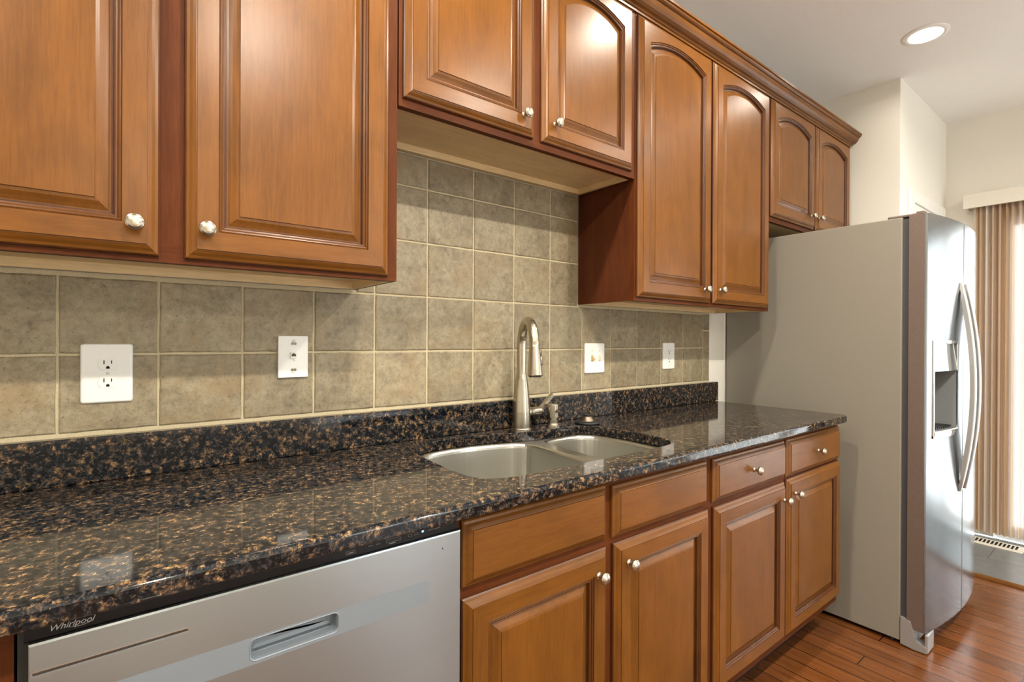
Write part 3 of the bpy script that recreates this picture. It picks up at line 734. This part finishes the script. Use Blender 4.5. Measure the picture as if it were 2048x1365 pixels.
bm = NB(); fill(bm, [bandl, pk], lambda a, b: (a, YD - .0006, b)); rings(bm, [[(x, y, z) for x, z in bandl] for y in (YD - .0006, YD + .002)], cap1=False)
bd = dw.part('handle_strip', bm, M_band, smooth=50, label='smooth grey handle strip')
bm = NB(); L = []
for d, y in ((0, YD - .0006), (.0010, YD - .0012), (.0025, YD - .0002), (.0038, YD + .004), (.0048, YD + .016), (.0080, YD + .021), (.0130, YD + .0225)):
    L.append([(x, y, z) for x, z in inset2(pk, d)])
rings(bm, L, cap1=True); dw.part('handle_pocket', bm, M_band, parent=bd, smooth=50)
bm = NB(); plate_y(bm, rrect(-.105 + .02, .0692, .8500, .8530, .0015), YD + .002, YD - .0004); vs = dw.part('vent_slot', bm, M_slot, parent=dr)
bm = NB(); sl = rrect(-.0860, .0702, .8490, .8540, .0025)
fill(bm, [sl, rrect(-.0850, .0692, .8500, .8530, .0015)], lambda a, b: (a, YD - .0005, b)); rings(bm, [[(x, y, z) for x, z in sl] for y in (YD - .0005, YD + .002)], cap1=False); dw.part('slot_rim', bm, M_chrome, parent=dr)
bm = NB(); lathe(bm, [(.0014, 0), (.0014, .0004)], (.4655, YD, .862), (0, -1, 0), 12); dw.part('indicator_hole', bm, M_slot, parent=dr)
yp = -.5880
bm = NB(); prof = [(yp, DZT + .0002), (yp - .0006, DZT + .002), (yp, .9075), (yp + .004, .9095), (-.5685, .9095), (-.5685, DZT + .0002)]
rings(bm, [[(x, y, z) for y, z in prof] for x in (DX0 - .004, DX1 - .006)], cap0=True, cap1=True); cp = dw.part('control_panel', bm, M_black, label='glossy black control strip')
def text(s, size, x, y, z, shear=0, sx=1.0):
    cu = bpy.data.curves.new('letters', 'FONT'); cu.body = s; cu.size = size; cu.shear = shear; cu.extrude = .00012; cu.offset = .00004
    o = bpy.data.objects.new('letters', cu); COL.objects.link(o); bpy.context.view_layer.update()
    me = bpy.data.meshes.new_from_object(o.evaluated_get(bpy.context.evaluated_depsgraph_get()))
    bpy.data.objects.remove(o); bm = NB(); bm.from_mesh(me); bpy.data.meshes.remove(me)
    for v in bm.verts: v.co = Vector((x + v.co.x * sx, y - v.co.z, z + v.co.y))
    return bm
bm = text('Whirlpool', .0098, -.0715, yp - .0009, .8962, .35, 1.02)
n = 16; arc = [(-.0560 + .026 * t, -.0005 + .0052 * (t - .5) ** 2 * 4 - .0035) for t in [k / n for k in range(n + 1)]]
for (xa, za), (xb, zb) in zip(arc, arc[1:]):
    t = bmesh.new(); vs_ = [t.verts.new(p) for p in ((xa, yp - .0010, .8962 + za * .5), (xb, yp - .0010, .8962 + zb * .5), (xb, yp - .0010, .8962 + zb * .5 + .0005), (xa, yp - .0010, .8962 + za * .5 + .0005))]; t.faces.new(vs_); join(bm, t)
dw.part('logo', bm, M_ink, parent=cp)
def outline_box(bm, x0, x1, z0, z1, w=.0003):
    for a in ((x0, x1, z0, z0 + w), (x0, x1, z1 - w, z1), (x0, x0 + w, z0, z1), (x1 - w, x1, z0, z1)): box(bm, a[0], a[1], yp - .0009, yp - .0005, a[2], a[3])
for x0, x1, z0, z1, bar_ in ((.287, .303, .8950, .9000, (.290, .300, .8966, .8976)), (.357, .383, .8975, .9030, (.362, .374, .8945, .8955)), (.398, .405, .8985, .9025, None), (.410, .417, .8985, .9025, None)):
    bm = NB(); outline_box(bm, x0, x1, z0, z1)
    if bar_: box(bm, bar_[0], bar_[1], yp - .0009, yp - .0005, bar_[2], bar_[3])
    dw.part('touch_button', bm, M_ink, parent=cp)
for x0, x1, z0, z1 in ((.325, .333, .8995, .9000), (.338, .346, .8995, .9000), (.436, .462, .9010, .9014)):
    bm = NB(); box(bm, x0, x1, yp - .0009, yp - .0005, z0, z1); dw.part('button_marking', bm, M_ink, parent=cp)
bm = NB(); lathe(bm, [(.0022, 0), (.0018, .0006)], (.4265, yp - .0004, .9020), (0, -1, 0), 16); dw.part('indicator_light', bm, M_led, parent=cp)

# ------------------------------------------------------------------ refrigerator
RX0, RX1, RT = 2.5247, 3.394, 1.7596; SEAM = 2.893
fy = lambda x: -.834 - .046 * (1 - ((x - 2.96) / .435) ** 2)
rf = Thing('refrigerator', 'stainless side-by-side refrigerator with taupe side standing at the end of the counter', 'refrigerator', (2.96, -.4, 0))
bm = NB(); box(bm, RX0, RX1, -.7545, .004, .018, RT, 0, .004); rf.part('case', bm, M_fside)
bm = NB(); box(bm, RX0 + .012, RX1 - .012, -.776, -.7545, .085, RT - .006); rf.part('gasket', bm, M_gasket)
bm = NB(); box(bm, SEAM - .0038, SEAM + .0038, fy(SEAM) + .0015, -.7765, .083, RT + .003); rf.part('centre_seal', bm, M_gasket)
bm = NB()
for x0, x1 in ((RX0 + .05, RX0 + .10), (RX1 - .10, RX1 - .05)):
    for y in (-.70, -.06):
        b2 = NB(); lathe(b2, [(.022, 0), (.022, .018)], ((x0 + x1) / 2, y, 0), (0, 0, 1), 20); rf.part('levelling_foot', b2, M_blackm)
box(bm, RX0 + .01, RX1 - .01, -.73, -.72, .004, .06)
rf.part('kick_rail', bm, M_blackm)
ZB0, ZT0 = .082, 1.7640
def fdoor(x0, x1, name, hole=None, rl=.006, rr=.003):
    bm = NB(); n = 16
    xs = [x0 + rl * (1 - math.cos(k / 4 * PI / 2)) for k in range(5)]
    body = [x0 + rl + (x1 - rr - x0 - rl) * k / n for k in range(1, n)]
    if hole:
        body = sorted([b for b in body if min(abs(b - hole[0]), abs(b - hole[1])) > .006] + [hole[0], hole[1]])
    def yy(x):
        y = fy(x)
        if x < x0 + rl: t = 1 - (x - x0) / rl; y += rl * (1 - math.sqrt(max(0, 1 - t * t)))
        if x > x1 - rr: t = 1 - (x1 - x) / rr; y += rr * (1 - math.sqrt(max(0, 1 - t * t)))
        return y
    xs += body + [x1 - rr * (1 - math.sin(k / 3 * PI / 2)) for k in range(4)]
    zs = [ZB0, ZT0] if not hole else [ZB0, hole[2], hole[3], ZT0]
    V = {(i, j): bm.verts.new((x, yy(x), z)) for i, x in enumerate(xs) for j, z in enumerate(zs)}
    for i in range(len(xs) - 1):
        for j in range(len(zs) - 1):
            if hole and j == 1 and hole[0] - 1e-6 <= xs[i] and xs[i + 1] <= hole[1] + 1e-6: continue
            bm.faces.new((V[i, j], V[i + 1, j], V[i + 1, j + 1], V[i, j + 1]))
    yb_ = -.7765; m = len(zs) - 1
    b0 = [bm.verts.new((x0, yb_, z)) for z in zs]; b1 = [bm.verts.new((x1, yb_, z)) for z in zs]
    for j in range(m):
        bm.faces.new((V[0, j], b0[j], b0[j + 1], V[0, j + 1])).material_index = 1
        bm.faces.new((V[len(xs) - 1, j], b1[j], b1[j + 1], V[len(xs) - 1, j + 1])).material_index = 1
    if True:
        f = bm.faces.new([b0[j] for j in range(m + 1)] + [b1[j] for j in range(m, -1, -1)]); f.material_index = 1
    for j in (0, m): bm.faces.new([V[i, j] for i in range(len(xs))] + [b1[j], b0[j]]).material_index = 1
    return rf.part(name, bm, [M_fsteel, M_fdside], smooth=35)
HX0, HX1, HZ0, HZ1 = 2.578, 2.812, .858, 1.252
fz = fdoor(RX0 + .0005, SEAM - .004, 'freezer_door', (HX0, HX1, HZ0, HZ1)); fd = fdoor(SEAM + .004, RX1 - .0005, 'fridge_door')
# water and ice dispenser
bm = NB(); w = .006
def yo(x): return fy(x) - .0035
def bar(x0, x1, z0, z1, dy=.0):
    n = 6; L = []
    for k in range(n + 1):
        x = x0 + (x1 - x0) * k / n; L.append([(x, yo(x) + dy, z0), (x, yo(x) + dy, z1), (x, fy(x) + .0015, z1), (x, fy(x) + .0015, z0)])
    rings(bm, L, cap0=True, cap1=True)
bar(HX0 - .002, HX1 + .002, HZ1 - .010, HZ1 + .002); bar(HX0 - .002, HX0 + w, HZ0, HZ1 - .010); bar(HX1 - w, HX1 + .002, HZ0, HZ1 - .010); bar(HX0 - .002, HX1 + .002, HZ0 - .002, HZ0 + .008)
dsp = rf.part('dispenser_frame', bm, M_chrome, parent=fz)
bm = NB(); n = 8; a, b = HX0 + w, HX1 - w
V = [[(x, fy(x) + .002 + .004 * (z - 1.19) / .06, z) for z in (1.128, HZ1 - .010)] for x in [a + (b - a) * k / n for k in range(n + 1)]]
rings(bm, V, close=False, cap1=False); 
V = [[(x, fy(x) + .002 + .004 * (1.128 - 1.19) / .06, 1.128), (x, fy(x) + .045, 1.118)] for x in [a + (b - a) * k / n for k in range(n + 1)]]
rings(bm, V, close=False, cap1=False); rf.part('dispenser_panel', bm, M_chrome, parent=fz, smooth=40)
bm = NB(); yk = -.7795
for q in (((a, HZ0, 'l')), ((b, HZ0, 'r'))):
    x = q[0]; bm.faces.new([bm.verts.new(p) for p in ((x, fy(x), HZ0), (x, yk, HZ0), (x, yk, HZ1), (x, fy(x), HZ1))])
bm.faces.new([bm.verts.new(p) for p in ((a, yk, HZ0), (b, yk, HZ0), (b, yk, HZ1), (a, yk, HZ1))])
bm.faces.new([bm.verts.new(p) for p in ((a, yk, HZ1), (b, yk, HZ1), (b, fy(b), HZ1), (a, fy(a), HZ1))])
bm.faces.new([bm.verts.new(p) for p in ((a, yk, HZ0), (b, yk, HZ0), (b, fy(b), HZ0), (a, fy(a), HZ0))])
rf.part('dispenser_recess', bm, plain('grey_recess_plastic', (.20, .212, .22), .4, .0), parent=fz)
bm = NB()
L = []
for k in range(n + 1):
    x = a + (b - a) * k / n; L.append([(x, yk, HZ0 + .008), (x, yk, HZ0 + .034), (x, fy(x) + .004, HZ0 + .030), (x, fy(x) - .006, HZ0 + .024), (x, fy(x) - .006, HZ0 + .008)])
rings(bm, L, cap0=True, cap1=True)
for k in range(1, 12):
    x = a + (b - a) * k / 12; box(bm, x - .002, x + .002, fy(x) + .012, yk - .012, HZ0 + .0315, HZ0 + .0375)
rf.part('drip_tray', bm, M_chrome, parent=fz)
bm = NB(); box(bm, 2.68, 2.71, yk - .028, yk - .002, 1.00, 1.118, 0, .004); rf.part('paddle', bm, M_gasket, parent=fz)
# bowed handles
def handle(x0, x1, par):
    bm = NB(); L = []; n = 36; xm = (x0 + x1) / 2
    for k in range(n + 1):
        t = k / n; z = .604 + (1.502 - .604) * t; s = 1 - (2 * t - 1) ** 2
        yd = fy(xm); yo_ = yd - .006 - .046 * s; th_ = .006 + .012 * min(1, s * 2.2)
        yi = min(yd - .0005, yo_ + th_) if .04 < t < .96 else yd + .001
        w2 = .5 + .5 * min(1, s * 4); c = xm; hw = (x1 - x0) / 2 * w2
        L.append([(c - hw, yi, z), (c - hw, yo_ + .003, z), (c - hw + .003, yo_, z), (c + hw - .003, yo_, z), (c + hw, yo_ + .003, z), (c + hw, yi, z)])
    rings(bm, L, cap0=True, cap1=True); h = rf.part('door_handle', bm, M_silver, parent=par, smooth=45, label='long bowed grey handle')
handle(2.836, 2.868, fz); handle(2.912, 2.944, fd)
# hinge covers, grille and corner foot covers
for xa, xb, par in ((RX0 + .012, RX0 + .085, None), (RX1 - .085, RX1 - .012, None)):
    bm = NB(); box(bm, xa, xb, -.80, -.70, RT, RT + .012, 0, .004); box(bm, xa + .004, xb - .03, -.822, -.795, ZT0 + .0005, ZT0 + .014, 0, .003); rf.part('hinge_cover', bm, M_fdside)
bm = NB(); box(bm, RX0 + .03, RX1 - .03, -.80, -.7550, .012, .074, 0, .003)
rf.part('toe_grille', bm, M_silver)
for sx_ in (1,):
    xb = RX0 - .004 if sx_ > 0 else RX1 + .004
    bm = NB(); f = lambda u: xb + sx_ * u
    rings(bm, [[(f(u), y, z) for y, z in ((-.757, .010), (-.757, .118), (-.790, .112), (-.808, .040), (-.842, .028), (-.842, .006), (-.80, .004))] for u in (0, .006, .04)], cap0=True, cap1=True)
    box(bm, min(f(.004), f(.09)), max(f(.004), f(.09)), -.846, -.835, .006, .078, 0, .003)
    rf.part('foot_cover', bm, M_silver)

# ------------------------------------------------------------------ sheer, valance, floor vent
VX = 4.288
bm = NB()
for a in ((VX, VX + .016, -3.90, -.622, 2.108, 2.196), (VX + .016, XF - .0005, -.638, -.622, 2.108, 2.196), (VX + .016, XF - .0005, -3.90, -3.884, 2.108, 2.196), (VX + .016, XF - .0005, -3.884, -.638, 2.180, 2.196)): box(bm, *a)
tag(link('valance', bm, paint('cream_valance', (.72, .68, .60), .5)), 'cream box valance over the sliding glass door', 'valance')
def curtain(ya, yb, p0, p1, amp, mat, label):
    pts = []; y = ya; k = 0
    while y > yb:
        pts.append((4.335 + (amp if k % 2 else -amp) + R.uniform(-.004, .004), y)); y -= R.uniform(p0, p1); k += 1
    fine = []
    for i in range(len(pts) - 1):
        for t in (0, .25, .5, .75):
            s = (1 - math.cos(t * PI)) / 2; fine.append((pts[i][0] + (pts[i + 1][0] - pts[i][0]) * s, pts[i][1] + (pts[i + 1][1] - pts[i][1]) * t))
    bm = NB(); rings(bm, [[(x, y, z) for x, y in fine] for z in (.040, 1.0, 2.150)], close=False, cap1=False)
    tag(link('sheer_curtain', bm, mat, smooth=180), label, 'curtain', 'sheer curtains of the sliding door')
curtain(-.672, -1.00, .012, .019, .016, M_sheer, 'beige pleated sheer curtain gathered at the near end of the sliding glass door')
curtain(-1.005, -3.84, .030, .045, .016, M_sheer2, 'pale sheer curtain drawn flat across the rest of the sliding glass door')
fv = Thing('floor_vent', 'almond slotted floor register in the grey floor by the curtain', 'vent', (4.26, -.77, 0))
bm = NB(); vx0, vx1, vy0, vy1 = 4.200, 4.318, -.915, -.615; ns = 14
slots = [[(vx0 + .022, vy0 + .024 + (vy1 - vy0 - .048) * (k + .12) / ns), (vx1 - .022, vy0 + .024 + (vy1 - vy0 - .048) * (k + .12) / ns), (vx1 - .022, vy0 + .024 + (vy1 - vy0 - .048) * (k + .72) / ns), (vx0 + .022, vy0 + .024 + (vy1 - vy0 - .048) * (k + .72) / ns)] for k in range(ns)]
fill(bm, [[(vx0 + .004, vy0 + .004), (vx1 - .004, vy0 + .004), (vx1 - .004, vy1 - .004), (vx0 + .004, vy1 - .004)]] + slots, lambda a, b: (a, b, .004))
rings(bm, [[(vx0 + d, vy0 + d, z), (vx1 - d, vy0 + d, z), (vx1 - d, vy1 - d, z), (vx0 + d, vy1 - d, z)] for d, z in ((0, -.004), (0, -.002), (.004, .004))], cap1=False)
fv.part('grille', bm, M_vent)
bm = NB(); box(bm, vx0 + .016, vx1 - .016, vy0 + .016, vy1 - .016, -.0038, -.0025); fv.part('duct_opening', bm, M_slot)

# ------------------------------------------------------------------ recessed ceiling lights
NAMES = ['round recessed ceiling light above the refrigerator', 'round recessed ceiling light in front of the tall wall cabinet', 'round recessed ceiling light in front of the sink cabinet', 'round recessed ceiling light in front of the leftmost cabinets',
         'round recessed ceiling light above the camera side aisle', 'round recessed ceiling light in the middle of the aisle', 'round recessed ceiling light towards the sliding glass door', 'round recessed ceiling light in the left rear of the room', 'recessed fill light added out of view over the left of the carpet', 'recessed fill light added out of view over the right of the carpet']
proto = None
for (lx, ly), nm, lk in zip(LAMPS, NAMES, LAMP_K):
    root = bpy.data.objects.new('ceiling_light', None); COL.objects.link(root); root.location = (lx, ly, CEIL); root['label'] = nm; root['category'] = 'ceiling light'; root['group'] = 'recessed ceiling lights'
    if proto is None:
        bm = NB(); lathe(bm, [(.0640, 0), (.0640, -.0015), (.0670, -.0050), (.0780, -.0055), (.0890, -.0030), (.0900, -.0005)], (0, 0, 0), (0, 0, 1), 48, cap0=False, cap1=False); a_ = link('trim_ring', bm, M_baffle, root, smooth=40)
        bm = NB(); lathe(bm, [(.0640, -.001), (.0600, .030), (.0520, .070), (.0500, .085)], (0, 0, 0), (0, 0, 1), 48, cap0=False, cap1=True); b_ = link('baffle', bm, M_baffle, root, smooth=40)
        bm = NB(); lathe(bm, [(.020, .084), (.034, .060), (.045, .034), (.047, .024), (.040, .017), (.020, .0135), (.002, .013)], (0, 0, 0), (0, 0, 1), 36, cap0=True); c_ = link('bulb', bm, M_bulb, root, smooth=60)
        proto = (a_, b_, c_)
    else:
        for q in proto:
            c = q.copy(); COL.objects.link(c); c.parent = root
    ld = bpy.data.lights.new('lamp', 'AREA'); ld.shape = 'DISK'; ld.size = .085; ld.energy = LAMP_W * lk; ld.color = LAMP_COL
    lo = bpy.data.objects.new('lamp', ld); COL.objects.link(lo); lo.parent = root; lo.location = (0, 0, .010)
